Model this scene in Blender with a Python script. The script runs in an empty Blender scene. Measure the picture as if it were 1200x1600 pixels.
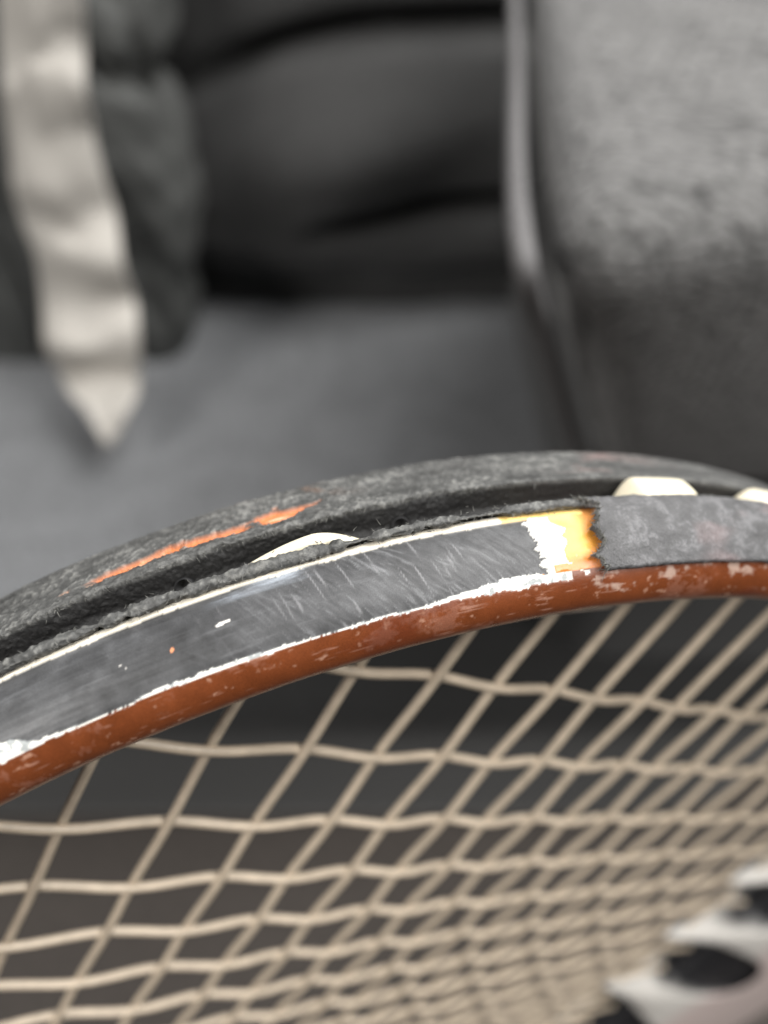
import bpy, bmesh, math, random
import numpy as np
from mathutils import Matrix, Vector

random.seed(7)
rng = np.random.default_rng(7)
SC = bpy.context.scene
COL = SC.collection

# ------------------------------------------------------------------ camera
U = 0.0112                       # one main-string gap of the racket, in metres
FPX = 1100.0                     # focal length in pixels of the 1200 px wide photograph
PITCH = math.radians(48)         # the phone looks down at this angle
CAM = Vector((0, 0, 0.93))
cd = bpy.data.cameras.new('phone_camera')
cam = bpy.data.objects.new('phone_camera', cd)
COL.objects.link(cam)
cam.location = CAM
cam.rotation_euler = (math.pi / 2 - PITCH, 0, 0)
cd.sensor_fit = 'HORIZONTAL'
cd.lens = 24.0
cd.sensor_width = 24.0 * 1200 / FPX
cd.clip_start = 0.005
cd.clip_end = 60
cd.dof.use_dof = True
cd.dof.focus_distance = 5.95 * U
cd.dof.aperture_fstop = 24.0 / (0.23 * U * 1000)
SC.camera = cam

# ------------------------------------------------------------------ light
world = bpy.data.worlds.new('World')
SC.world = world
world.use_nodes = True
world.node_tree.nodes['Background'].inputs[0].default_value = (0.93, 0.96, 1.0, 1)
world.node_tree.nodes['Background'].inputs[1].default_value = 0.055
SC.view_settings.view_transform = 'Standard'
SC.view_settings.look = 'None'
SC.view_settings.exposure = 0.0
SC.view_settings.gamma = 1.0


def area(name, loc, target, sx, sy, power, color):
    d = bpy.data.lights.new(name, 'AREA')
    d.shape = 'RECTANGLE'
    d.size, d.size_y, d.energy, d.color = sx, sy, power, color
    o = bpy.data.objects.new(name, d)
    COL.objects.link(o)
    o.location = loc
    o.rotation_euler = (Vector(target) - Vector(loc)).to_track_quat('-Z', 'Y').to_euler()
    return o


area('window_light', (0.52, 0.46, 1.85), (0.0, 0.35, 0.6), 0.9, 0.9, 29, (1.0, 0.985, 0.96))
area('side_fill_light', (1.2, -0.45, 2.15), (0, 0.1, 0.8), 0.7, 0.7, 27, (1.0, 0.975, 0.94))  # unseen fill lamp added from the right to even out the strings
area('room_light', (-1.15, -0.8, 2.05), (0, 0.1, 0.8), 0.6, 0.6, 30, (1.0, 0.97, 0.93))

try:
    SC.cycles.max_bounces = 6
    SC.cycles.use_denoising = True
except Exception:
    pass

# ------------------------------------------------------------------ helpers
SP, CP = math.sin(PITCH), math.cos(PITCH)


def at(u, v, d):
    """World point seen at pixel (u, v) of the 1200x1600 photograph, d metres along the view axis."""
    xc, yc = (u - 600) / FPX * d, (v - 800) / FPX * d
    return Vector((xc, -yc * SP + d * CP, CAM.z - yc * CP - d * SP))


def tag(o, label=None, cat=None, group=None, kind=None):
    if label: o['label'] = label
    if cat: o['category'] = cat
    if group: o['group'] = group
    if kind: o['kind'] = kind
    return o


def empty(name, mat=None):
    o = bpy.data.objects.new(name, None)
    o.empty_display_size = 0.02
    COL.objects.link(o)
    if mat is not None: o.matrix_world = mat
    return o


def obj(name, verts, faces, mat, parent=None, smooth=True, colors=None, local=True):
    me = bpy.data.meshes.new(name)
    verts = np.asarray(verts, dtype=np.float64)
    if isinstance(faces, np.ndarray):
        n = len(faces)
        me.vertices.add(len(verts))
        me.vertices.foreach_set('co', verts.astype(np.float32).ravel())
        me.loops.add(n * 4)
        me.loops.foreach_set('vertex_index', faces.astype(np.int32).ravel())
        me.polygons.add(n)
        me.polygons.foreach_set('loop_start', np.arange(0, n * 4, 4, dtype=np.int32))
        try:
            me.polygons.foreach_set('loop_total', np.full(n, 4, dtype=np.int32))
        except Exception:
            pass
        me.update(calc_edges=True)
    else:
        me.from_pydata([tuple(v) for v in verts], [], faces)
    me.validate()
    if smooth:
        me.polygons.foreach_set('use_smooth', np.ones(len(me.polygons), dtype=bool))
    if colors is not None:
        a = me.color_attributes.new('col', 'FLOAT_COLOR', 'POINT')
        a.data.foreach_set('color', np.asarray(colors, dtype=np.float32).ravel())
    me.materials.append(mat)
    o = bpy.data.objects.new(name, me)
    COL.objects.link(o)
    if parent is not None: o.parent = parent
    return o


def grid_faces(nu, nv, closed_u=False, closed_v=False):
    iu = np.arange(nu if closed_u else nu - 1)
    iv = np.arange(nv if closed_v else nv - 1)
    a, b = np.meshgrid(iu, iv, indexing='ij')
    a2, b2 = (a + 1) % nu, (b + 1) % nv
    return np.stack([a * nv + b, a2 * nv + b, a2 * nv + b2, a * nv + b2], -1).reshape(-1, 4)


_perm = rng.permutation(4096)
_val = rng.uniform(-1, 1, 4096)


def vnoise(x, y, seed=0):
    """value noise in -1..1 on a lattice of unit cells"""
    x, y = np.broadcast_arrays(np.asarray(x, float), np.asarray(y, float))
    xi, yi = np.floor(x).astype(np.int64), np.floor(y).astype(np.int64)
    fx, fy = x - xi, y - yi
    fx, fy = fx * fx * (3 - 2 * fx), fy * fy * (3 - 2 * fy)

    def h(i, j):
        return _val[(_perm[(_perm[(i + seed * 131) & 4095] + j * 7 + seed) & 4095]) & 4095]
    return (h(xi, yi) * (1 - fx) + h(xi + 1, yi) * fx) * (1 - fy) + (h(xi, yi + 1) * (1 - fx) + h(xi + 1, yi + 1) * fx) * fy


def fbm(x, y, seed=0, oct=4):
    s, a, t = 0, 1.0, 0
    for k in range(oct):
        s = s + a * vnoise(x * 2 ** k + 13.7 * k, y * 2 ** k + 5.1 * k, seed + k)
        t += a
        a *= 0.55
    return s / t


def sstep(a, b, x):
    t = np.clip((x - a) / (b - a), 0, 1)
    return t * t * (3 - 2 * t)


def mixc(c, new, m):
    return c * (1 - m[..., None]) + np.asarray(new, float) * m[..., None]


def tube(path, rad, sides=8, cap=True):
    P = np.asarray(path, float)
    n = len(P)
    R = np.full(n, rad) if np.isscalar(rad) else np.asarray(rad, float)
    T = np.gradient(P, axis=0)
    T /= np.linalg.norm(T, axis=1)[:, None] + 1e-12
    up = np.array([0.0, 0, 1]) if abs(T[:, 2]).mean() < 0.8 else np.array([0.0, 1, 0])
    A = np.cross(T, up)
    A /= np.linalg.norm(A, axis=1)[:, None] + 1e-12
    B = np.cross(A, T)
    th = np.linspace(0, 2 * math.pi, sides, endpoint=False)
    V = P[:, None] + R[:, None, None] * (np.cos(th)[None, :, None] * A[:, None] + np.sin(th)[None, :, None] * B[:, None])
    F = [tuple(f) for f in grid_faces(n, sides, closed_v=True)]
    V = V.reshape(-1, 3)
    if cap:
        F.append(tuple(range(sides - 1, -1, -1)))
        F.append(tuple(range((n - 1) * sides, n * sides)))
    return V, F


def catmull(pts, n):
    P = np.asarray(pts, float)
    Q = np.vstack([2 * P[0] - P[1], P, 2 * P[-1] - P[-2]])
    t = np.linspace(0, len(P) - 1 - 1e-9, n)
    i = t.astype(int)
    f = (t - i)[:, None]
    p0, p1, p2, p3 = Q[i], Q[i + 1], Q[i + 2], Q[i + 3]
    return 0.5 * (2 * p1 + (p2 - p0) * f + (2 * p0 - 5 * p1 + 4 * p2 - p3) * f ** 2 + (3 * p1 - p0 - 3 * p2 + p3) * f ** 3)


# ------------------------------------------------------------------ materials
def new_mat(name):
    m = bpy.data.materials.new(name)
    m.use_nodes = True
    nt = m.node_tree
    return m, nt, nt.nodes['Principled BSDF'], nt.nodes.new, nt.links.new


def attr_mat(name, bump_scale, bump_dist, bump_strength=0.5, spec=0.5, coat=0.0):
    """colour and roughness come from the map of wear and painted light stored on the mesh; fine grain from noise"""
    m, nt, b, N, L = new_mat(name)
    a = N('ShaderNodeVertexColor'); a.layer_name = 'col'
    tc = N('ShaderNodeTexCoord')
    no = N('ShaderNodeTexNoise'); no.inputs['Scale'].default_value = bump_scale
    no.inputs['Detail'].default_value = 6
    L(tc.outputs['Object'], no.inputs['Vector'])
    mr = N('ShaderNodeMapRange')
    mr.inputs['From Min'].default_value = 0.3; mr.inputs['From Max'].default_value = 0.7
    mr.inputs['To Min'].default_value = 0.78; mr.inputs['To Max'].default_value = 1.2
    L(no.outputs['Fac'], mr.inputs['Value'])
    mx = N('ShaderNodeVectorMath'); mx.operation = 'SCALE'
    L(a.outputs['Color'], mx.inputs[0]); L(mr.outputs[0], mx.inputs['Scale'])
    L(mx.outputs[0], b.inputs['Base Color'])
    L(a.outputs['Alpha'], b.inputs['Roughness'])
    b.inputs['Specular IOR Level'].default_value = spec
    b.inputs['Coat Weight'].default_value = coat
    bp = N('ShaderNodeBump'); bp.inputs['Strength'].default_value = bump_strength
    bp.inputs['Distance'].default_value = bump_dist
    L(no.outputs['Fac'], bp.inputs['Height']); L(bp.outputs[0], b.inputs['Normal'])
    return m


def plain(name, color, rough=0.5, nscale=200, var=0.2, bump=0.0, bdist=0.0003, spec=0.5, sss=0.0):
    m, nt, b, N, L = new_mat(name)
    tc = N('ShaderNodeTexCoord')
    no = N('ShaderNodeTexNoise'); no.inputs['Scale'].default_value = nscale; no.inputs['Detail'].default_value = 5
    L(tc.outputs['Object'], no.inputs['Vector'])
    cr = N('ShaderNodeValToRGB')
    c = np.array(color)
    cr.color_ramp.elements[0].position = 0.3; cr.color_ramp.elements[1].position = 0.7
    cr.color_ramp.elements[0].color = (*(c * (1 - var)), 1)
    cr.color_ramp.elements[1].color = (*np.minimum(c * (1 + var), 1), 1)
    L(no.outputs['Fac'], cr.inputs[0]); L(cr.outputs[0], b.inputs['Base Color'])
    b.inputs['Roughness'].default_value = rough
    b.inputs['Specular IOR Level'].default_value = spec
    if sss:
        b.inputs['Subsurface Weight'].default_value = sss
        b.inputs['Subsurface Radius'].default_value = (0.001, 0.0008, 0.0006)
    if bump:
        bp = N('ShaderNodeBump'); bp.inputs['Strength'].default_value = bump; bp.inputs['Distance'].default_value = bdist
        L(no.outputs['Fac'], bp.inputs['Height']); L(bp.outputs[0], b.inputs['Normal'])
    return m


def weave(name, color, cell, contrast=0.5, bump=0.8, rough=0.85, rot=(0, 0, 0), sheen=0.2, spec=0.2):
    """coarse woven upholstery: two crossed yarn directions broken up by noise"""
    m, nt, b, N, L = new_mat(name)
    tc = N('ShaderNodeTexCoord')
    mp = N('ShaderNodeMapping'); mp.inputs['Rotation'].default_value = rot
    L(tc.outputs['Object'], mp.inputs['Vector'])
    m2 = N('ShaderNodeMapping'); m2.inputs['Scale'].default_value = (0.75, 1.1, 1.1)
    L(mp.outputs[0], m2.inputs['Vector'])
    vo = N('ShaderNodeTexVoronoi'); vo.feature = 'F1'
    vo.inputs['Scale'].default_value = 1.0 / cell
    vo.inputs['Randomness'].default_value = 0.55
    L(m2.outputs[0], vo.inputs['Vector'])
    mu = N('ShaderNodeMapRange')
    mu.inputs['From Min'].default_value = 0.75; mu.inputs['From Max'].default_value = 0.15
    mu.inputs['To Min'].default_value = 0.0; mu.inputs['To Max'].default_value = 0.75
    L(vo.outputs['Distance'], mu.inputs['Value'])
    n2 = N('ShaderNodeTexNoise'); n2.inputs['Scale'].default_value = 0.45 / cell; n2.inputs['Detail'].default_value = 4
    L(mp.outputs[0], n2.inputs['Vector'])
    s = N('ShaderNodeMath'); s.operation = 'ADD'
    L(mu.outputs[0], s.inputs[0]); L(n2.outputs['Fac'], s.inputs[1])
    cr = N('ShaderNodeValToRGB'); c = np.array(color)
    cr.color_ramp.elements[0].position = 0.35; cr.color_ramp.elements[1].position = 1.25 / 1.3
    cr.color_ramp.elements[0].color = (*(c * (1 - contrast)), 1)
    cr.color_ramp.elements[1].color = (*(c * (1 + 1.6 * contrast)), 1)
    L(s.outputs[0], cr.inputs[0]); L(cr.outputs[0], b.inputs['Base Color'])
    b.inputs['Roughness'].default_value = rough
    b.inputs['Specular IOR Level'].default_value = spec
    b.inputs['Sheen Weight'].default_value = sheen
    bp = N('ShaderNodeBump'); bp.inputs['Strength'].default_value = bump; bp.inputs['Distance'].default_value = cell * 0.35
    L(s.outputs[0], bp.inputs['Height']); L(bp.outputs[0], b.inputs['Normal'])
    return m


M = {
    'frame': attr_mat('worn_painted_graphite', 9000, 0.00005, 0.35, 0.45, 0.0),
    'bumper': attr_mat('scuffed_black_plastic', 6000, 0.00012, 0.8, 0.3),
    'string': plain('tan_string', (0.52, 0.435, 0.335), 0.4, 500, 0.12, 0.2, 0.00005),
    'cream': plain('cream_plastic', (0.78, 0.72, 0.56), 0.4, 900, 0.08, 0.2, 0.00005, sss=0.15),
    'strip': plain('pale_inner_strip', (0.62, 0.52, 0.44), 0.5, 900, 0.15),
    'fibre': plain('frayed_plastic_fibre', (0.13, 0.13, 0.12), 0.8, 2000, 0.5),
    'hole': plain('dark_hole_rim', (0.012, 0.012, 0.013), 0.6, 2000, 0.2),
    'grip': plain('black_grip', (0.02, 0.02, 0.02), 0.7, 300, 0.3, 0.4),
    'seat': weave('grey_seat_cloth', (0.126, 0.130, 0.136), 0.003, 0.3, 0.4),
    'back': weave('shaded_back_cloth', (0.031, 0.031, 0.031), 0.003, 0.3, 0.4),  # same cloth as the seat, darkened to carry the shade on the back
    'base': weave('shaded_base_cloth', (0.010, 0.010, 0.010), 0.003, 0.3, 0.4),  # near black puts the shade below seat and arm into the cloth
    'arm': weave('coarse_grey_arm_cloth', (0.060, 0.0595, 0.059), 0.0042, 0.78, 1.0, rot=(0, 0, math.radians(24))),
    'piping': plain('grey_piping_cloth', (0.115, 0.112, 0.114), 0.7, 300, 0.25, 0.5),
    'jacket': plain('dark_jacket_cloth', (0.060, 0.062, 0.060), 0.75, 60, 0.3, 0.4, 0.002),
    'strap': plain('cream_strap_cloth', (0.41, 0.39, 0.36), 0.8, 300, 0.1, 0.5, 0.0005),
    'floor': plain('brown_grey_carpet', (0.064, 0.055, 0.049), 0.9, 90, 0.25, 0.6, 0.002),
}

# ------------------------------------------------------------------ setting: floor
fl = obj('floor', [(-3, -3, 0), (3, -3, 0), (3, 3, 0), (-3, 3, 0)], [(0, 1, 2, 3)], M['floor'], smooth=False)
tag(fl, 'brown grey carpet below the racket strings', kind='structure')


# ------------------------------------------------------------------ armchair behind the racket
def cushion(half, n=56, e=5.0, disp=None):
    """a stuffed box: a cube sphere drawn to a superellipsoid, then pushed in and out by disp(p, normal)"""
    V, F = [], []
    l = np.linspace(-1, 1, n)
    a, b = np.meshgrid(l, l, indexing='ij')
    o = 0
    for ax in range(3):
        for sg in (-1, 1):
            p = np.zeros((n, n, 3))
            p[..., ax] = sg
            p[..., (ax + 1) % 3] = a
            p[..., (ax + 2) % 3] = b
            V.append(p.reshape(-1, 3))
            f = grid_faces(n, n) + o
            F.append(f if sg > 0 else f[:, ::-1])
            o += n * n
    V = np.concatenate(V)
    F = np.concatenate(F)
    r = (np.abs(V) ** e).sum(1) ** (1 / e)
    nr = V / np.linalg.norm(V, axis=1)[:, None]
    P = V / r[:, None] * np.asarray(half)
    if disp is not None: P = disp(P, nr)
    # weld the six patches
    key = np.round(P * 2e5).astype(np.int64)
    _, first, inv = np.unique(key, axis=0, return_index=True, return_inverse=True)
    return P[first], inv.reshape(-1)[F]


chair = empty('armchair', Matrix.Translation((0.0, 0.55, 0)))
tag(chair, 'dark grey cloth armchair filling the background behind the racket', 'armchair')


def to_chair(o):
    o.parent = chair
    o.matrix_parent_inverse = chair.matrix_world.inverted()
    return o


def seat_d(P, n):
    P = P.copy()
    P[:, 2] += 0.006 * fbm(P[:, 0] * 7, P[:, 1] * 7, 3, 3) * (n[:, 2] > 0)
    P[:, 2] -= 0.02 * sstep(0.3, 0.55, P[:, 1] + 0.25) * 0.3
    return P


v, f = cushion((0.62, 0.26, 0.06), 60, 6, seat_d)
ca_, sa_ = math.cos(math.radians(7)), math.sin(math.radians(7))
v = np.stack([v[:, 0] * ca_ - v[:, 1] * sa_, v[:, 0] * sa_ + v[:, 1] * ca_, v[:, 2]], -1)
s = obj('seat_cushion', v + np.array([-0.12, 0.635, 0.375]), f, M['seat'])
to_chair(s)
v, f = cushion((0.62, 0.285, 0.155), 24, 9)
s = obj('seat_base', v + np.array([-0.15, 0.585, 0.155]), f, M['base'])  # brought forward as a dark ledge in place of shade on the floor
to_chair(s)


def back_d(P, n):
    P = P.copy()
    x, z = P[:, 0], P[:, 2]
    X, Z = x, z + 0.70                        # world x, z
    fr = sstep(0.0, -0.5, n[:, 1])            # the front only
    b = 0.075 * np.exp(-((X - 0.09) / 0.13) ** 2 - ((Z - 0.635 - 0.25 * (X - 0.09)) / 0.07) ** 2)
    b -= 0.05 * sstep(0.53, 0.46, Z) + 0.05 * sstep(-0.06, -0.2, X)
    b += 0.014 * np.exp(-((X - 0.12) / 0.12) ** 2 - ((Z - 0.50) / 0.045) ** 2)
    b += 0.04 * np.exp(-((X - 0.05) / 0.25) ** 2 - ((Z - 0.83) / 0.09) ** 2)
    z1 = 0.742 - 0.9 * np.clip(0.15 - X, 0, 1) ** 2 * 1.2
    w1 = sstep(-0.16, 0.02, X)
    b -= 0.045 * w1 * np.exp(-((Z - z1) / 0.013) ** 2)
    z2 = 0.572 - 0.20 * np.clip(0.16 - X, 0, 1)
    w2 = sstep(0.0, 0.10, X)
    b -= 0.04 * w2 * np.exp(-((Z - z2) / 0.011) ** 2)
    b += 0.006 * fbm(X * 9 + 3, Z * 12, 11, 3)
    P[:, 1] -= b * fr
    P[:, 1] += (Z - 0.43) * 0.16
    return P


v, f = cushion((0.62, 0.09, 0.33), 110, 6, back_d)
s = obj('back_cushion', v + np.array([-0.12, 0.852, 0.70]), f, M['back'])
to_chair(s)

# armrest: a padded block whose woven top is lit and whose front falls into shade
tl_far, tr_far = at(812, -190, 0.56), at(1450, -190, 0.50)
tl, tr = at(842, 432, 0.20), at(1330, 275, 0.215)
bl, br = at(937, 770, 0.46), at(1440, 770, 0.48)
bl_far, br_far = bl + Vector((0.03, 0.3, 0.0)), br + Vector((0.05, 0.3, 0))
bm = bmesh.new()
vs = [bm.verts.new(p) for p in (tl, tr, tr_far, tl_far, bl, br, br_far, bl_far)]
for q in ((0, 1, 2, 3), (7, 6, 5, 4), (0, 4, 5, 1), (1, 5, 6, 2), (2, 6, 7, 3), (3, 7, 4, 0)):
    bm.faces.new([vs[i] for i in q])
bmesh.ops.recalc_face_normals(bm, faces=bm.faces)
bmesh.ops.bevel(bm, geom=list(bm.edges), offset=0.032, segments=8, profile=0.5, affect='EDGES')
me = bpy.data.meshes.new('armrest')
bm.to_mesh(me); bm.free()
me.polygons.foreach_set('use_smooth', np.ones(len(me.polygons), dtype=bool))
me.materials.append(M['arm'])
arm = bpy.data.objects.new('armrest', me)
COL.objects.link(arm)
to_chair(arm)
pp = catmull([at(800, -190, 0.55), at(806, 60, 0.39), at(806, 250, 0.272), at(818, 400, 0.205), at(848, 520, 0.262), at(893, 680, 0.375), at(922, 768, 0.445)], 90)
pv, pf = tube(pp, 0.0038, 12)
pi_ = obj('piping', pv, pf, M['piping'])
pi_.parent = arm
pi_.matrix_parent_inverse = chair.matrix_world.inverted()
pi_.matrix_parent_inverse = arm.matrix_world.inverted()


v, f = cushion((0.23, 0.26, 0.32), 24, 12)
s = obj('arm_base', v + np.array([0.395, 0.625, 0.32]), f, M['base'])  # lower body of the arm, shade put into its cloth colour
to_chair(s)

# ------------------------------------------------------------------ dark jacket and cream strap on the seat
def jacket_d(P, n):
    P = P.copy()
    w = fbm(P[:, 0] * 14 + P[:, 1] * 5, P[:, 2] * 11 + P[:, 0] * 9, 21, 3)
    r = np.abs(fbm(P[:, 0] * 9 + 2, P[:, 2] * 6 + P[:, 0] * 8, 27, 2))
    P += n * (0.022 * w - 0.03 * (r < 0.09) * (0.09 - r) / 0.09)[:, None]
    P[:, 0] += 0.15 * P[:, 2]
    return P


v, f = cushion((0.125, 0.06, 0.235), 60, 5.2, jacket_d)
jk = obj('jacket', v, f, M['jacket'])
jk.location = (-0.33, 0.735, 0.625)
tag(jk, 'dark jacket bundled upright on the seat behind the cream strap', 'jacket')

# strap: a wide soft band that hangs, buckles into folds and ends in a point on the seat
cl = [(46, -80, .590, 66, 0.0), (56, 20, .594, 66, .15), (60, 85, .596, 66, .1), (64, 140, .588, 66, -.15), (72, 215, .594, 69, .15), (86, 300, .586, 72, .2),
      (104, 352, .590, 74, .1), (118, 410, .577, 72, -.3), (132, 475, .580, 74, 0), (138, 540, .555, 76, .15), (150, 594, .560, 64, -.3), (160, 632, .522, 52, -.1),
      (165, 668, .502, 27, 0), (168, 694, .49, 5, 0)]
cl = np.array([[*at(a, b, y / (CP - (b - 800) / FPX * SP)), w / FPX * y / (CP - (b - 800) / FPX * SP), tw] for a, b, y, w, tw in cl])
cs = catmull(cl, 150)
nw = 22
lv = np.linspace(-1, 1, nw)
top = np.zeros((150, nw, 3))
for i in range(150):
    c, w, tw = cs[i, :3], cs[i, 3], cs[i, 4]
    d = np.array([1.0, 0.35 * tw, 0.12 * tw])
    top[i] = c + lv[:, None] * w * d
    top[i, :, 1] += 0.008 * lv ** 2 + 0.004 * vnoise(lv * 2, np.full(nw, i / 12.0), 5)
    top[i, :, 2] += 0.006 * vnoise(lv * 1.5 + 9, np.full(nw, i / 10.0), 6)
back = top.copy()
back[..., 1] += 0.004
Vt = np.concatenate([top.reshape(-1, 3), back.reshape(-1, 3)])
g = grid_faces(150, nw)
fs = [tuple(q) for q in g[:, ::-1]] + [tuple(q + 150 * nw) for q in g]
ring = [(i, 0) for i in range(150)] + [(149, j) for j in range(1, nw)] + [(i, nw - 1) for i in range(148, -1, -1)] + [(0, j) for j in range(nw - 2, 0, -1)]
ri = [i * nw + j for i, j in ring]
for k in range(len(ri)):
    a, b = ri[k], ri[(k + 1) % len(ri)]
    fs.append((a, b, b + 150 * nw, a + 150 * nw))
st = obj('cloth_strap', Vt, fs, M['strap'])
tag(st, 'cream cloth strap hanging in crumpled folds with its pointed end on the seat', 'strap')

# ------------------------------------------------------------------ the racket
# racket space: x across the head, y up to the tip, z out of the string bed towards the camera (unit U)
Rr = Matrix(((0.8327895, 0.4634064, 0.3028467), (0.2150264, -0.7748833, 0.5944068), (0.5101228, -0.4298957, -0.7449593)))
Tr = Vector((-0.4763471, 1.6008824, 7.2914363)) * U
flip = Matrix(((1, 0, 0), (0, -1, 0), (0, 0, -1)))
cw = Matrix.Translation(CAM) @ Matrix.Rotation(math.pi / 2 - PITCH, 4, 'X')
RM = cw @ (Matrix.Translation(flip @ Tr) @ (flip @ Rr).to_4x4())
racket = empty('tennis_racket', RM)
tag(racket, 'worn tennis racket head with torn black bumper, bare grey graphite and orange paint', 'tennis racket')

CX, CY = 5.2, -7.75
_th = np.array([-180, -165, -150, -130, -110, -90, -70, -50, -30, -15, 0, 10, 20, 40, 70, 90, 110, 130, 150, 165, 180.0])
_rr = np.array([9.35, 9.5, 10.2, 12.0, 14.2, 15.0, 14.2, 12.2, 9.25, 8.35, 7.95, 8.05, 8.45, 9.75, 10, 10, 10, 10, 10, 9.7, 9.35])


def r_in(th):
    """inner radius of the hoop at angle th (degrees) about the centre of the tip's arc"""
    th = (np.asarray(th, float) + 180) % 360 - 180
    m = np.gradient(_rr, _th)
    m[(_th >= 70) & (_th <= 150)] = 0
    m[0] = m[-1] = 0
    i = np.clip(np.searchsorted(_th, th, side='right') - 1, 0, len(_th) - 2)
    h = _th[i + 1] - _th[i]
    t = (th - _th[i]) / h
    return ((2 * t ** 3 - 3 * t ** 2 + 1) * _rr[i] + (t ** 3 - 2 * t ** 2 + t) * h * m[i] + (-2 * t ** 3 + 3 * t ** 2) * _rr[i + 1] + (t ** 3 - t ** 2) * h * m[i + 1])


def flare(th):
    th = (np.asarray(th, float) + 180) % 360 - 180
    return 1 + 9.5 * sstep(45, 15, th) * sstep(-75, -45, th)


def ring_pts(th, off, h):
    """racket-space points (metres) at angle th, radial offset off from the inner nominal and height h"""
    th, off, h = np.broadcast_arrays(th, off, h)
    r = r_in(th) + off * flare(th)
    a = np.radians(th)
    return np.stack([CX + r * np.cos(a), CY + r * np.sin(a), h], -1) * U


dense = np.arange(72, 148.01, 0.056)
coarse = np.concatenate([np.arange(148.5, 290, 1.5), np.arange(290, 412, 0.5), np.arange(412, 431.8, 1.0)])
TH = np.concatenate([dense, coarse])

# --- frame tube ---------------------------------------------------------
key = np.array([(0.70, 0.0), (0.86, 0.06), (0.98, 0.12), (1.065, 0.165), (1.11, 0.235), (1.12, 0.38), (1.085, 0.56), (1.0, 0.75), (0.885, 0.885), (0.74, 0.965), (0.58, 0.975), (0.44, 0.885),
                (0.32, 0.70), (0.22, 0.45), (0.16, 0.1), (0.18, -0.3), (0.27, -0.7), (0.42, -0.98), (0.60, -1.08), (0.70, -1.0), (0.70, -0.5), (0.70, 0.0)])
fine = catmull(key, 4000)
ds = np.r_[0, np.cumsum(np.linalg.norm(np.diff(fine, axis=0), axis=1))]
i_a = np.argmin(np.hypot(fine[:, 0] - 1.11, fine[:, 1] - 0.235))
i_4 = np.argmin(np.hypot(fine[:, 0] - 0.885, fine[:, 1] - 0.885))
i_5 = np.argmin(np.hypot(fine[:, 0] - 0.44, fine[:, 1] - 0.885))
i_b = np.argmin(np.hypot(fine[:2900, 0] - 0.22, fine[:2900, 1] - 0.45))
La, L4, L5, Lb = ds[i_a], ds[i_4], ds[i_5], ds[i_b]
ls = np.concatenate([np.linspace(0, La - 0.06, 8)[:-1], np.arange(La - 0.06, L5 + 0.12, 0.0105), np.linspace(L5 + 0.14, ds[-1], 44)[:-1]])
prof = np.stack([np.interp(ls, ds, fine[:, 0]), np.interp(ls, ds, fine[:, 1])], -1)
dp = np.gradient(prof, axis=0)
pn = np.stack([-dp[:, 1], dp[:, 0]], -1)
pn /= np.linalg.norm(pn, axis=1)[:, None] + 1e-9
if pn[np.argmax(prof[:, 0]), 0] < 0: pn = -pn
# t: 0 at the bumper edge, 1 where grey meets orange, 2 on the lower silhouette
t1 = np.where(ls < L4, (ls - La) / (L4 - La), 1 + (ls - L4) / (L5 - L4))
TT, T1 = np.meshgrid(TH, t1, indexing='ij')
S = TT * math.pi / 180 * 10.9                      # arc length along the hoop, grows to the left
Q = np.broadcast_to(ls, TT.shape)                  # length across
is_tip = (TT > 60) & (TT < 215)

n_fine = fbm(S * 9, Q * 9, 31, 4)
n_mid = fbm(S * 2.2, Q * 2.2, 37, 4)
n_edge = 0.6 * fbm(S * 6, Q * 3, 41, 4) + 0.4 * fbm(S * 26, Q * 18, 43, 3)

# orange-brown paint (base coat over the whole tube)
c = np.zeros(TT.shape + (3,)) + np.array([0.150, 0.040, 0.0125])
c = c * (1 + 0.22 * n_mid[..., None] + 0.15 * n_fine[..., None])
scuff = sstep(0.22, 0.5, fbm(S * 3, Q * 5, 51, 5) + 0.25 * fbm(S * 30, Q * 30, 53, 2)) * 0.5
c = mixc(c, (0.36, 0.18, 0.13), scuff * (T1 > 1) * 0.5)
hair = sstep(0.42, 0.62, fbm(S * 3.0 + Q * 2, Q * 34, 54, 3)) * (T1 > 1)
c = mixc(c, (0.40, 0.22, 0.16), hair * 0.5)
fleck = sstep(0.42, 0.62, fbm(S * 9, Q * 16, 57, 4) + 0.15 * vnoise(S * 50, Q * 50, 58))
c = mixc(c, (0.45, 0.26, 0.18), fleck * (T1 > 1.05) * 0.55)
dark_patch = sstep(0.1, 0.5, fbm(S * 1.3, Q * 2.5, 59, 3))
c = mixc(c, (0.11, 0.024, 0.010), dark_patch * 0.55)
rough = 0.30 + 0.12 * n_mid + 0.25 * scuff
disp = 0.004 * n_mid

# bare graphite
bl_ = 1.0 - 0.0 + 0.045 * n_edge                      # lower border of the bare patch
left_end = 137.9 + 0.8 * fbm(Q * 5, S * 0 + 3, 61, 3)
right_end = 114.6 - 0.9 * (T1 - 0.5) ** 2 - 0.45 * np.abs(vnoise(Q * 9, S * 0.7, 62)) - 0.38 * np.abs(vnoise(Q * 30, S * 1.5, 63)) - 0.15 * vnoise(Q * 60, S * 3, 64)
lowwhite = sstep(119.6, 116.5, TT) * sstep(110.5, 113.0, TT)      # the chipped white widens towards the yellow patch
bl_g = bl_ - np.maximum(0.016 + 0.05 * fbm(S * 2.2, S * 0, 46, 4), -0.004) - 0.085 * lowwhite * (1 + 0.6 * fbm(S * 7, Q * 2, 66, 3))
bl_g = bl_g - 0.16 * sstep(136.6, 138.2, TT)
gray = (T1 < bl_g) & (TT > right_end) & (TT < 139.6) & (T1 > -0.5)
white_low = (T1 >= bl_g) & (T1 < bl_ + 0.012 + 0.05 * lowwhite * (0.5 + n_edge)) & (TT > 111.6 + 0.9 * fbm(S * 6, Q * 14, 69, 4)) & is_tip
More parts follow.
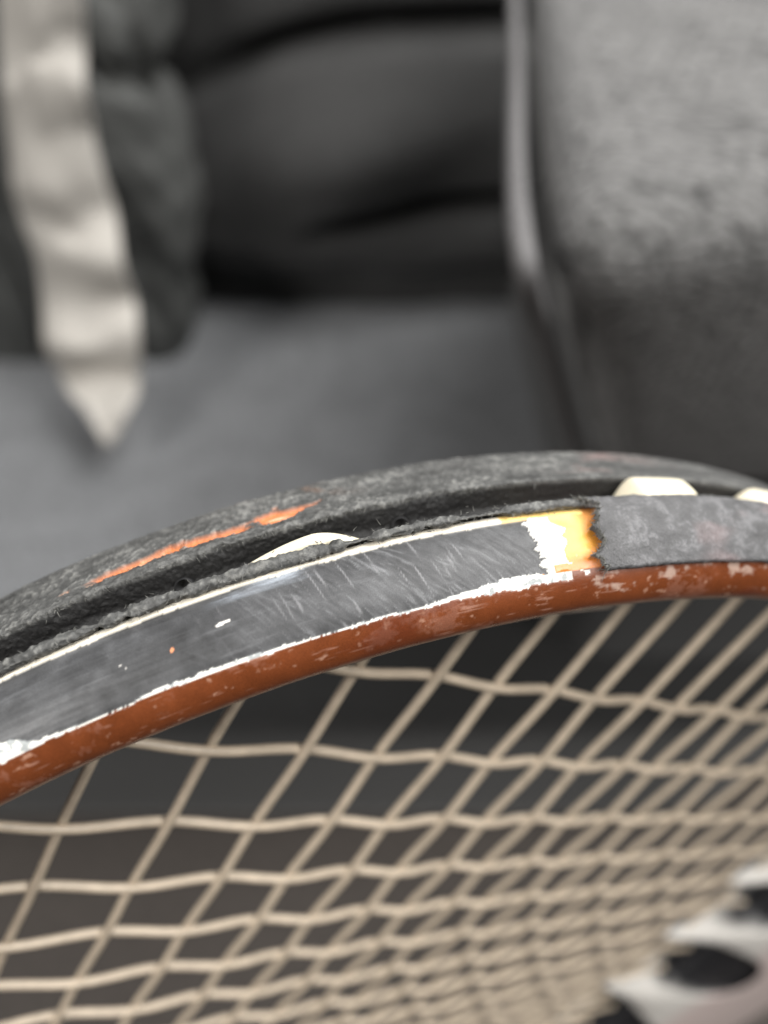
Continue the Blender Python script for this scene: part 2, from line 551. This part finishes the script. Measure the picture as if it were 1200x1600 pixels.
white_low &= ~((TT < 112.9) & (fbm(S * 5, Q * 8, 67, 3) < -0.05))
white_top = (T1 < 0.085 + 0.03 * fbm(S * 1.7, S * 0 + 3, 47, 4) + 0.03 * n_edge + 0.03 * sstep(124, 117, TT)) & (T1 > -0.3) & (TT > 111) & (TT < 141)
white_right = (TT <= right_end) & (TT > 112.85 - 0.2 * (T1 - 0.5) + 0.55 * fbm(Q * 7, S * 5, 68, 4)) & (T1 < np.where(TT > 113.85 + 0.3 * fbm(S * 8, Q * 8, 65, 3), 1.0, 0.82 + 0.05 * n_edge))
yellow = (TT <= 114.4) & (TT > 108) & (T1 < 0.92) & ~white_right & ~gray & ~white_top

u1 = fbm(S * 1.6, Q * 26, 71, 4)                     # streaks along the hoop
ang = math.radians(-40)
u2 = fbm((S * math.cos(ang) + Q * math.sin(ang)) * 4.0, (-S * math.sin(ang) + Q * math.cos(ang)) * 42, 73, 4)
ang2 = math.radians(-58)
u3 = fbm((S * math.cos(ang2) + Q * math.sin(ang2)) * 5.0, (-S * math.sin(ang2) + Q * math.cos(ang2)) * 46, 75, 4)
wl = sstep(124, 132, TT)
streak = wl * u1 + (1 - wl) * (0.55 * u2 + 0.6 * u3)
gcol = 0.054 + 0.025 * streak + 0.03 * fbm(S * 1.0, Q * 2, 77, 4) + 0.026 * n_fine
scr = sstep(0.32, 0.52, u3 + 0.35 * fbm(S * 2.1, Q * 3, 79, 3)) * (1 - wl)
scr2 = sstep(0.40, 0.6, u2 + 0.4 * fbm(S * 1.7, Q * 2.5, 80, 3)) * (1 - 0.7 * wl)
scr3 = sstep(0.42, 0.62, u1 + 0.45 * fbm(S * 2.4, Q * 4, 82, 3))
clus = sstep(-0.15, 0.35, fbm(S * 0.8 + 4, Q * 1.6, 85, 3))
clus2 = sstep(-0.1, 0.35, fbm(S * 1.1 + 9, Q * 1.3, 86, 3))
scr = scr * (0.15 + 0.95 * clus)
scr2 = scr2 * (0.15 + 0.95 * clus2)
ang4 = math.radians(-48)
u4 = vnoise((S * math.cos(ang4) + Q * math.sin(ang4)) * 2.6, (-S * math.sin(ang4) + Q * math.cos(ang4)) * 38, 87)
thin = sstep(0.62, 0.9, u4) * sstep(125, 119, TT)
ang5 = math.radians(-75)
u5 = fbm((S * math.cos(ang5) + Q * math.sin(ang5)) * 2.6, (-S * math.sin(ang5) + Q * math.cos(ang5)) * 32, 88, 2)
thin_l = sstep(0.45, 0.75, u5) * (0.3 + 0.7 * clus2)
dk = sstep(0.34, 0.5, -u3 + 0.2 * n_mid)
g3 = np.stack([gcol * 0.98, gcol * 1.0, gcol * 1.05], -1)
g3 = mixc(g3, (0.17, 0.174, 0.182), np.clip(0.75 * scr + 0.5 * scr2 + 0.28 * scr3, 0, 1) * 0.65)
g3 = mixc(g3, (0.035, 0.036, 0.038), np.clip(dk * (1 - wl) * 0.35 + 0.75 * thin, 0, 1))
g3 = mixc(g3, (0.24, 0.24, 0.25), thin_l * (1 - wl) * 0.6)
g3 = g3 * (1 + 0.35 * fbm(S * 0.7 + 2, Q * 0.9, 89, 3))[..., None]
glare_ = sstep(0.36, 0.06, T1) * sstep(124.0, 125.3, TT) * sstep(129.5, 127.6, TT) * sstep(-0.35, 0.25, fbm(S * 2, Q * 12, 83, 4))  # bluish-white glare painted into the graphite colour
g3 = mixc(g3, (0.52, 0.58, 0.66), glare_ * 0.6)
# two chips of old paint left on the bare patch
for (a0, b0, ra, rb, cc) in ((128.55, 0.50, 0.27, 0.022, (0.75, 0.72, 0.68)), (130.75, 0.60, 0.07, 0.025, (0.62, 0.25, 0.12)), (132.9, 0.55, 0.05, 0.012, (0.6, 0.58, 0.55)), (132.7, 0.60, 0.035, 0.012, (0.6, 0.58, 0.55))):
    d2 = ((TT - a0) / ra) ** 2 + ((T1 - b0) / rb) ** 2
    g3 = mixc(g3, cc, sstep(1.3, 0.8, d2 + 1.6 * n_fine + 0.8 * vnoise(S * 30, Q * 30, 84)))
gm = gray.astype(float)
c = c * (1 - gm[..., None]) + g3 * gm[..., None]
rough = np.where(gray, np.clip(0.52 - 0.10 * streak + 0.12 * n_mid, 0.25, 0.8), rough)
disp = np.where(gray, -0.022 + 0.0035 * streak + 0.002 * n_fine, disp)

wcol = np.array([0.80, 0.79, 0.75])
for m in (white_low, white_right):
    c[m] = wcol * (0.92 + 0.13 * n_fine[m])[:, None]
    rough[m] = 0.7
    disp[m] = -0.004 + 0.006 * n_fine[m]
c[white_low] *= np.array([0.92, 0.93, 0.92])
gb = white_low & (fbm(S * 16, Q * 16, 91, 3) > 0.30)
c[gb] = (0.34, 0.36, 0.36)
c[white_top] = np.array([0.86, 0.80, 0.68]) * (0.95 + 0.1 * n_fine[white_top])[:, None]
rough[white_top] = 0.45
disp[white_top] = 0.002
wy = white_top & (TT < 115.3) & (TT > 110.5)
c[wy] = (0.88, 0.62, 0.22)
yc = np.zeros(TT.shape + (3,)) + np.array([0.74, 0.36, 0.05])
yc = mixc(yc, (0.9, 0.62, 0.25), sstep(0.45, 0.1, T1 + 0.15 * n_mid))
yc = mixc(yc, (0.62, 0.20, 0.04), np.clip(sstep(0.62, 0.86, T1 + 0.12 * n_mid) + 0.8 * sstep(111.9, 110.9, TT + 0.4 * n_mid), 0, 1))
c[yellow] = yc[yellow]
rough[yellow] = 0.22
# scuffed white along the top of the orange on the right
wr = sstep(0.0, 0.32, fbm(S * 5, Q * 11, 93, 5) + 0.5 * n_fine - 1.1 * np.abs(T1 - 1.06) - 0.02) * (TT < 112.5) * (TT > 98)
c = mixc(c, (0.45, 0.34, 0.28), wr * 0.65)
rough = rough + 0.2 * wr
# the other side of the hoop: white paint, near face tinted pinkish for the light on it
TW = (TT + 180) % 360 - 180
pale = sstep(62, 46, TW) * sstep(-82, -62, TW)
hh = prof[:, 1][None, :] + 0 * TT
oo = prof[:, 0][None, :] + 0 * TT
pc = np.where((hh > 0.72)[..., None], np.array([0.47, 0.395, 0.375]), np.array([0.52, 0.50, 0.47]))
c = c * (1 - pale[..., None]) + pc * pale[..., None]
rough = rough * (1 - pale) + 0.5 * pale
off = oo + disp * pn[:, 0][None, :]
hgt = hh + disp * pn[:, 1][None, :]
# long open ports in the inner wall, the shade inside them painted black
inner = oo < 0.45
for pa in (27.0, 10.4, -7.1, -26.5, -42.0):
    e = (np.abs((TW - pa) / 6.6) ** 2.6 + np.abs((hgt - 0.02) / 0.84) ** 2.6)
    k = sstep(1.15, 0.75, e) * inner
    off = off + k * 0.11
    c = mixc(c, (0.012, 0.012, 0.014), sstep(1.1, 0.9, e) * inner)
for na, aw in ((18.6, 1.3), (1.8, 1.5), (-16.6, 1.4), (-34.5, 1.8)):
    k = np.exp(-(np.abs(TW - na) / aw) ** 2 - (np.abs(hgt - 0.08) / 0.34) ** 2) * inner
    off = off - k * 0.19
# small screw-like string hole between two ports
for pa in (1.5, -17.0):
    e = np.hypot((TW - pa) / 1.2, (hgt + 0.1) / 0.22)
    c = mixc(c, (0.05, 0.05, 0.05), sstep(1.2, 0.6, e) * inner)
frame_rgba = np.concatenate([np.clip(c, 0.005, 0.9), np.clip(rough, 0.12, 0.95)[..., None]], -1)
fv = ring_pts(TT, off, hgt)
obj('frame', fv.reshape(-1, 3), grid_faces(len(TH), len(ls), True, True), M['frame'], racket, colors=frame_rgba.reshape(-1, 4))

# --- bumper guard ---------------------------------------------------------
# outer strip with the string groove, from under the far edge to the torn near ridge
TB = np.arange(62, 150, 0.056)
bkey = np.array([(0.62, -1.10), (0.78, -1.12), (0.90, -1.06), (0.965, -0.95), (1.03, -0.65), (1.085, -0.40), (1.105, -0.285), (1.06, -0.262), (0.96, -0.25), (0.85, -0.23),
                 (0.80, -0.12), (0.80, 0.03), (0.88, 0.10), (1.05, 0.15), (1.185, 0.18), (1.22, 0.21), (1.215, 0.255), (1.185, 0.28), (1.14, 0.262), (1.08, 0.20)])
bf = catmull(bkey, 3000)
bs = np.r_[0, np.cumsum(np.linalg.norm(np.diff(bf, axis=0), axis=1))]
bl2 = np.concatenate([np.linspace(0, 0.3, 10)[:-1], np.arange(0.3, bs[-1], 0.0125), [bs[-1]]])
bp = np.stack([np.interp(bl2, bs, bf[:, 0]), np.interp(bl2, bs, bf[:, 1])], -1)
db = np.gradient(bp, axis=0)
bn = np.stack([-db[:, 1], db[:, 0]], -1)
bn /= np.linalg.norm(bn, axis=1)[:, None] + 1e-9
if bn[np.argmin(np.abs(bl2 - 0.55)), 0] < 0: bn = -bn
s_lip = bs[np.argmin(np.hypot(bf[:, 0] - 1.105, bf[:, 1] + 0.285))]
s_far = bs[np.argmin(np.hypot(bf[:, 0] - 0.965, bf[:, 1] + 0.95))]
s_rid = bs[np.argmin(np.hypot(bf[:, 0] - 1.19, bf[:, 1] - 0.185))]
BT, BL = np.meshgrid(TB, bl2, indexing='ij')
BS = BT * math.pi / 180 * 11
band = (BL - s_far) / (s_lip - s_far)                # 0 far silhouette, 1 groove lip
b1 = 0.45 * fbm(BS * 10, BL * 10, 101, 4) + 0.75 * fbm(BS * 24, BL * 30, 102, 3)
b2 = fbm(BS * 3, BL * 5, 103, 4)
b3 = vnoise(BS * 45, BL * 45, 105)
b4 = fbm(BS * 2.5, BL * 26, 107, 4)
shade = 0.082 + 0.035 * b1 + 0.025 * b2 + 0.03 * b4
bc = np.stack([shade, shade * 1.01, shade * 0.99], -1)
dust = sstep(0.05, 0.6, b1 + 0.6 * b3 + 0.3 * b2) * sstep(1.35, 0.9, band)
bc = mixc(bc, (0.22, 0.22, 0.21), dust * (0.35 + 0.5 * sstep(-0.2, 0.4, b2)))
bdisp = 0.010 * b1 + 0.006 * b3 + 0.010 * b2
smooth_r = sstep(117, 111, BT)                       # the right hand end is less torn
bdisp *= 1 - 0.6 * smooth_r
# ragged lip of the groove
lipw = np.exp(-((BL - s_lip) / 0.07) ** 2)
lip_wander = (0.032 * np.abs(fbm(BS * 3.5, BL * 0.8 + 2, 111, 4)) + 0.022 * np.abs(vnoise(BS * 20, BL * 5, 112)) + 0.035 * sstep(0.15, 0.4, fbm(BS * 2.2, BL * 0 + 6, 113, 3))) \
    * np.exp(-((BL - s_lip) / 0.10) ** 2) * (1 - 0.75 * smooth_r)
# groove walls coloured near black, painting in the shade of the groove
gw = sstep(s_lip + 0.03, s_lip + 0.08, BL) * sstep(s_rid, s_rid - 0.06, BL)
bc = mixc(bc, (0.013, 0.013, 0.0135), gw * 0.93)
edge = np.exp(-((BL - s_lip + 0.03) / 0.035) ** 2) * (1 - 0.5 * smooth_r)
bc = mixc(bc, (0.15, 0.15, 0.145), edge * np.clip(0.2 + 0.8 * b1, 0, 1))
# near ridge: thin, frayed, uneven
rid = sstep(s_rid - 0.05, s_rid, BL)
notch = sstep(0.12, 0.32, fbm(BS * 2.2, BL * 0 + 8, 122, 4)) * 0.05
bdisp += rid * (0.022 * fbm(BS * 3, BL * 16, 121, 4) + 0.010 * vnoise(BS * 30, BL * 40, 123) - 0.8 * notch) * (1 - 0.5 * smooth_r)
bc = mixc(bc, (0.20, 0.20, 0.19), rid * sstep(0.0, 0.5, b1 + 0.4 * b3) * 0.7)
# brown and rust rubbed into the top
rust = sstep(0.05, 0.45, fbm(BS * 2.5, BL * 4, 131, 3)) * np.exp(-((BT - 124.5) / 2.4) ** 2) * sstep(0.9, 0.2, band)
bc = mixc(bc, (0.22, 0.13, 0.09), rust * 0.7)
rust2 = sstep(0.1, 0.5, fbm(BS * 2, BL * 4, 133, 3)) * np.exp(-((BT - 107.5) / 4) ** 2) * sstep(1.0, 0.5, band)
bc = mixc(bc, (0.24, 0.16, 0.15), rust2 * 0.6)
# gouge worn through to the orange paint
gx = np.clip((BT - 122.7) / (135.9 - 122.7), 0, 1)
gc_ = np.interp(gx, [0, 0.1, 0.3, 0.6, 1.0], [0.50, 0.60, 0.66, 0.66, 0.72]) + 0.05 * fbm(BS * 1.6, BL * 0, 141, 3)
gwid = np.interp(gx, [0, 0.04, 0.2, 0.45, 0.75, 0.92, 1.0], [0.0, 0.10, 0.155, 0.14, 0.105, 0.05, 0.0]) * (0.9 + 0.5 * fbm(BS * 3, BL * 0 + 4, 143, 4))
dg = np.abs(band - gc_) / np.maximum(gwid, 1e-3) + 0.55 * fbm(BS * 8, BL * 26, 145, 4)
ing = (BT > 122.7) & (BT < 135.9)
gm2 = sstep(1.08, 0.92, dg) * ing * sstep(-0.42, -0.2, fbm(BS * 2.6, BL * 12, 146, 3) + 0.25 * vnoise(BS * 9, BL * 20, 148))
og = np.zeros(BT.shape + (3,)) + np.array([0.56, 0.19, 0.075])
og = mixc(og, (0.80, 0.58, 0.42), sstep(-0.1, 0.5, fbm(BS * 3, BL * 22, 147, 4) + 0.4 * (band - gc_) / 0.12) * 0.85)
og = mixc(og, (0.40, 0.16, 0.08), sstep(0.25, 0.5, fbm(BS * 6, BL * 18, 149, 3)) * 0.6)
bc = bc * (1 - gm2[..., None]) + og * gm2[..., None]
bdisp = bdisp * (1 - gm2) + gm2 * (-0.055 + 0.012 * fbm(BS * 4, BL * 24, 151, 3))
brough = 0.62 + 0.12 * b2 - 0.25 * gm2 - 0.08 * gw
boff = bp[:, 0][None] + bdisp * bn[:, 0][None]
bhgt = bp[:, 1][None] + bdisp * bn[:, 1][None] - lip_wander
bv = ring_pts(BT, boff, bhgt)
bgf = grid_faces(len(TB), len(bl2))
brgba = np.concatenate([np.clip(bc, 0.004, 0.9), np.clip(brough, 0.2, 0.95)[..., None]], -1)
bumper = obj('bumper_guard', bv.reshape(-1, 3), bgf, M['bumper'], racket, colors=brgba.reshape(-1, 4))

# the near flap of the bumper, still whole on the right of the tear
fk = catmull(np.array([(1.02, 0.10), (1.12, 0.155), (1.205, 0.20), (1.235, 0.30), (1.225, 0.46), (1.165, 0.64), (1.075, 0.78), (0.985, 0.875), (0.955, 0.90), (0.92, 0.89), (0.94, 0.84)]), 2000)
fs_ = np.r_[0, np.cumsum(np.linalg.norm(np.diff(fk, axis=0), axis=1))]
fl2 = np.arange(0, fs_[-1], 0.0125)
fp = np.stack([np.interp(fl2, fs_, fk[:, 0]), np.interp(fl2, fs_, fk[:, 1])], -1)
df = np.gradient(fp, axis=0)
fn = np.stack([-df[:, 1], df[:, 0]], -1)
fn /= np.linalg.norm(fn, axis=1)[:, None] + 1e-9
if fn[np.argmax(fp[:, 0]), 0] < 0: fn = -fn
uu = np.r_[0, np.linspace(0.0, 1, 900)]
ww = fl2 / fs_[-1]
tear = np.interp(ww, [0, 0.16, 0.24, 0.34, 0.44, 0.55, 0.68, 0.8, 1.0], [111.9, 111.8, 111.0, 110.3, 110.7, 111.4, 111.1, 111.5, 111.0]) \
    + 0.34 * fbm(ww * 14, ww * 0 + 5, 161, 4) + 0.10 * vnoise(ww * 90, ww * 0, 162)
FT = tear[None, :] + (62 - tear[None, :]) * uu[:, None]
FW = np.broadcast_to(ww, FT.shape)
FS = FT * math.pi / 180 * 11
f1 = fbm(FS * 9, FW * 10, 163, 4)
f3 = vnoise(FS * 50, FW * 55, 164)
f2 = fbm(FS * 2, FW * 3, 165, 4)
fd = 0.007 * f1 + 0.004 * f3 + 0.012 * f2
near = np.exp(-(uu[:, None] * (tear.mean() - 62) / 0.35) ** 2)
fd = fd + 0.02 * near * fbm(FS * 6, FW * 9, 166, 3)
fd[0] -= 0.07                                       # the torn edge has thickness
fsd = 0.10 + 0.03 * f1 + 0.03 * f2
fc = np.stack([fsd, fsd, fsd * 1.03], -1)
fc = mixc(fc, (0.24, 0.24, 0.25), sstep(0.1, 0.6, f1 + 0.6 * f3) * 0.4)
fc = mixc(fc, (0.26, 0.18, 0.18), sstep(0.15, 0.5, fbm(FS * 1.3, FW * 3, 167, 3)) * 0.35)
fc = mixc(fc, (0.05, 0.05, 0.05), sstep(0.90, 0.98, FW) * 0.8)
foff = fp[:, 0][None] + fd * fn[:, 0][None]
fh = fp[:, 1][None] + fd * fn[:, 1][None]
fvv = ring_pts(FT, foff, fh)
frg = np.concatenate([np.clip(fc, 0.004, 0.9), np.full(FT.shape + (1,), 0.66)], -1)
obj('bumper_flap', fvv.reshape(-1, 3), grid_faces(len(uu), len(fl2)), M['bumper'], racket, colors=frg.reshape(-1, 4))

# frayed fibres standing off the torn edges
fibV, fibF = [], []


def fibre(p0, d, L, r, bend):
    d = d / (np.linalg.norm(d) + 1e-9)
    pts = [p0 + d * L * t + bend * L * t * t for t in (0, 0.35, 0.7, 1.0)]
    v, f = tube(pts, [r, r * 0.85, r * 0.6, r * 0.2], 3, cap=False)
    o = sum(len(x) for x in fibV)
    fibV.append(v)
    fibF.extend([tuple(i + o for i in q) for q in f])


def at_ring(th, o, h): return ring_pts(th, o, h).reshape(3)


for k in range(620):
    th = rng.uniform(112, 142)
    kind = rng.random()
    if kind < 0.40:
        o, h = 1.09 + rng.normal(0, .012), -0.29 + rng.normal(0, .015)
        d = np.array([rng.normal(0, .8), rng.normal(0, .4) - 0.1, rng.normal(0.6, .5)])
    elif kind < 0.8:
        o, h = 1.20 + rng.normal(0, .012), rng.choice([0.19, 0.31]) + rng.normal(0, .02)
        d = np.array([rng.normal(0, .9), rng.normal(.35, .4), rng.normal(0, .5)])
    else:
        o, h = 1.0 + rng.normal(0, .03), rng.uniform(-.9, -.35)
        d = np.array([rng.normal(0, .8), rng.normal(.6, .3), rng.normal(0, .5)])
    p = at_ring(th, o, h)
    a = math.radians(th)
    rad = np.array([math.cos(a), math.sin(a), 0]); tan = np.array([-math.sin(a), math.cos(a), 0])
    dv = tan * d[0] + rad * d[1] + np.array([0, 0, d[2]])
    fibre(p, dv, U * rng.uniform(0.015, 0.055), U * rng.uniform(0.0025, 0.0055), rng.normal(0, .35, 3))
for k in range(220):
    w_ = rng.uniform(0.2, 0.97)
    th = np.interp(w_, ww, tear)
    o, h = np.interp(w_, ww, fp[:, 0]) + 0.01, np.interp(w_, ww, fp[:, 1])
    p = at_ring(th, o, h)
    a = math.radians(th)
    rad = np.array([math.cos(a), math.sin(a), 0]); tan = np.array([-math.sin(a), math.cos(a), 0])
    fibre(p, tan * rng.uniform(.3, 1) + rad * rng.normal(.1, .3) + np.array([0, 0, rng.normal(.2, .3)]), U * rng.uniform(0.03, 0.09), U * rng.uniform(0.003, 0.006), rng.normal(0, .3, 3))
fo = obj('frayed_fibres', np.concatenate(fibV), fibF, M['fibre'], bumper)
fo['kind'] = 'stuff'

# dark string holes in the groove
for th in (130.15, 119.35):
    a = np.linspace(0, 2 * math.pi, 20, endpoint=False)
    hv, hf = [], []
    prof_h = [(0.05, 0.012), (0.054, 0.008), (0.058, 0.0), (0.062, -0.02), (0.064, -0.05)]
    c0 = at_ring(th, 0.86, -0.19)
    r_ = np.array([math.cos(math.radians(th)), math.sin(math.radians(th)), 0])
    tn = np.array([-r_[1], r_[0], 0])
    nrm = r_ * 0.6 + np.array([0, 0, 0.8])
    bz = np.cross(tn, nrm)
    ringv = [[c0 + U * (pr * 1.5 * (np.cos(x) * tn + np.sin(x) * bz) + nrm * ph) for (pr, ph) in prof_h] for x in a]
    hv = np.array(ringv).reshape(-1, 3)
    hf = [tuple(q) for q in grid_faces(20, len(prof_h), closed_u=True)]
    hf.append(tuple(i * len(prof_h) for i in range(20)))
    obj('string_hole', hv, hf, M['hole'], racket)


# cream string pads lying in the groove
def pad(th0, th1, ramp, rtop, h0, h1, rbase=0.80, taper=0.0, name='string_pad'):
    n = 70
    x = np.linspace(0, 1, n)
    th = th0 + (th1 - th0) * x
    env = np.minimum(sstep(0, ramp[0], x), sstep(0, ramp[1], 1 - x))
    V = []
    m = 24
    a = np.linspace(0, 2 * math.pi, m, endpoint=False)
    for i in range(n):
        rt = rbase + (rtop - rbase) * env[i]
        hc, hw = (h0 + h1) / 2 + taper * (x[i] - 0.5), (h1 - h0) / 2
        ca, sa = np.cos(a), np.sin(a)
        e = 0.55
        o = (rt + rbase - 0.25) / 2 + (rt - rbase + 0.25) / 2 * np.sign(sa) * np.abs(sa) ** e
        h = hc + hw * (0.35 + 0.65 * env[i]) * np.sign(ca) * np.abs(ca) ** e
        V.append(ring_pts(np.full(m, th[i]), o, h))
    F = [tuple(q) for q in grid_faces(n, m, closed_v=True)]
    F.append(tuple(range(m - 1, -1, -1)))
    F.append(tuple(range((n - 1) * m, n * m)))
    return obj(name, np.concatenate(V), F, M['cream'], racket)


pad(108.0, 101.1, (0.22, 0.34), 1.19, -0.24, 0.20)
pad(99.8, 91.5, (0.30, 0.30), 1.19, -0.24, 0.20)
pad(133.0, 119.0, (0.68, 0.36), 1.232, 0.0, 0.168, taper=0.03)

# pale strip on the inner wall, seen under the orange paint
ti = np.linspace(104.5, 122.5, 260)
sec = np.array([(0.34, 0.42), (0.12, 0.40), (-0.17, 0.36), (-0.24, 0.27), (-0.17, 0.18), (0.2, 0.12), (0.34, 0.2)])
env = sstep(0, 0.12, (ti - 104.5) / 18) * sstep(0, 0.1, (122.5 - ti) / 18)
sv = np.stack([ring_pts(np.full(len(sec), t), 0.3 + (sec[:, 0] - 0.3) * (0.3 + 0.7 * e), sec[:, 1] + 0.006 * vnoise(t * 6, 0.5)) for t, e in zip(ti, env)])
obj('inner_strip', sv.reshape(-1, 3), [tuple(q) for q in grid_faces(len(ti), len(sec), closed_v=True)], M['strip'], racket)

# --- strings ---------------------------------------------------------------
half = [4.82, 3.96, 3.11, 2.20, 1.26, 0.24, -0.86, -1.99, -3.15]          # left of the middle
MX = sorted(half + [10.51 - x for x in half])
CYS = [0.0, -1.39, -2.78, -4.03, -5.23, -6.40, -7.53]
while CYS[-1] > -20.6: CYS.append(CYS[-1] - 1.08)
MI = {x: i for i, x in enumerate(MX)}
i0 = MX.index(0.24)


def inside(x, y, m=0.35):
    th = math.degrees(math.atan2(y - CY, x - CX))
    return math.hypot(x - CX, y - CY) < float(r_in(th)) + 0.16 * float(flare(th)) + m * 0.6


def span(fn, lo, hi):
    t = np.linspace(lo, hi, 1500)
    ok = [v for v in t if inside(*fn(v))]
    return (ok[0], ok[-1]) if len(ok) > 20 else (0.0, 0.0)


for k, x in enumerate(MX):
    y0, y1 = span(lambda v: (x, v), -24, 4)
    if y1 - y0 < 0.5: continue
    ys = np.linspace(y1, y0, 170)
    nodes_y = np.array([y1] + CYS + [y0])
    amp = np.array([0.0] + [-(1 if ((k - i0 + j) % 2 == 0) else -1) * 0.022 for j in range(len(CYS))] + [0.0])
    order = np.argsort(nodes_y)
    yo, ao = nodes_y[order], amp[order]
    idx = np.clip(np.searchsorted(yo, ys) - 1, 0, len(yo) - 2)
    t = np.clip((ys - yo[idx]) / np.maximum(yo[idx + 1] - yo[idx], 1e-6), 0, 1)
    z = ao[idx] + (ao[idx + 1] - ao[idx]) * (0.5 - 0.5 * np.cos(math.pi * t))
    v, f = tube(np.stack([np.full_like(ys, x), ys, z], -1) * U, 0.060 * U, 8)
    obj('main_string', v, f, M['string'], racket)
for j, y in enumerate(CYS):
    x0, x1 = span(lambda v: (v, y), -6, 17)
    xs = np.linspace(x0, x1, 190)
    nodes = np.array([x0] + MX + [x1])
    amp = np.array([0.0] + [(1 if ((k - i0 + j) % 2 == 0) else -1) * 0.042 for k in range(len(MX))] + [0.0])
    order = np.argsort(nodes)
    xo, ao = nodes[order], amp[order]
    idx = np.clip(np.searchsorted(xo, xs) - 1, 0, len(xo) - 2)
    t = np.clip((xs - xo[idx]) / np.maximum(xo[idx + 1] - xo[idx], 1e-6), 0, 1)
    z = ao[idx] + (ao[idx + 1] - ao[idx]) * (0.5 - 0.5 * np.cos(math.pi * t))
    v, f = tube(np.stack([xs, np.full_like(xs, y), z], -1) * U, 0.060 * U, 8)
    obj('cross_string', v, f, M['string'], racket)

# throat and handle, below the picture
for sg in (-1, 1):
    p = catmull([(CX + sg * 6.0, -20.5, 0), (CX + sg * 4.2, -25, 0), (CX + sg * 2.0, -29, 0), (CX + sg * 0.7, -33, 0)], 30)
    v, f = tube(p * U, np.linspace(0.95, 0.75, 30) * U, 12)
    obj('throat_arm', v, f, plain('orange_throat_paint', (0.42, 0.1, 0.03), 0.4) if sg < 0 else bpy.data.materials['orange_throat_paint'], racket)
v, f = tube(np.array([(CX, y, 0) for y in np.linspace(-32, -50, 20)]) * U, np.r_[np.linspace(1.2, 1.35, 18), 1.6, 1.6] * U, 8)
obj('grip', v, f, M['grip'], racket, smooth=False)
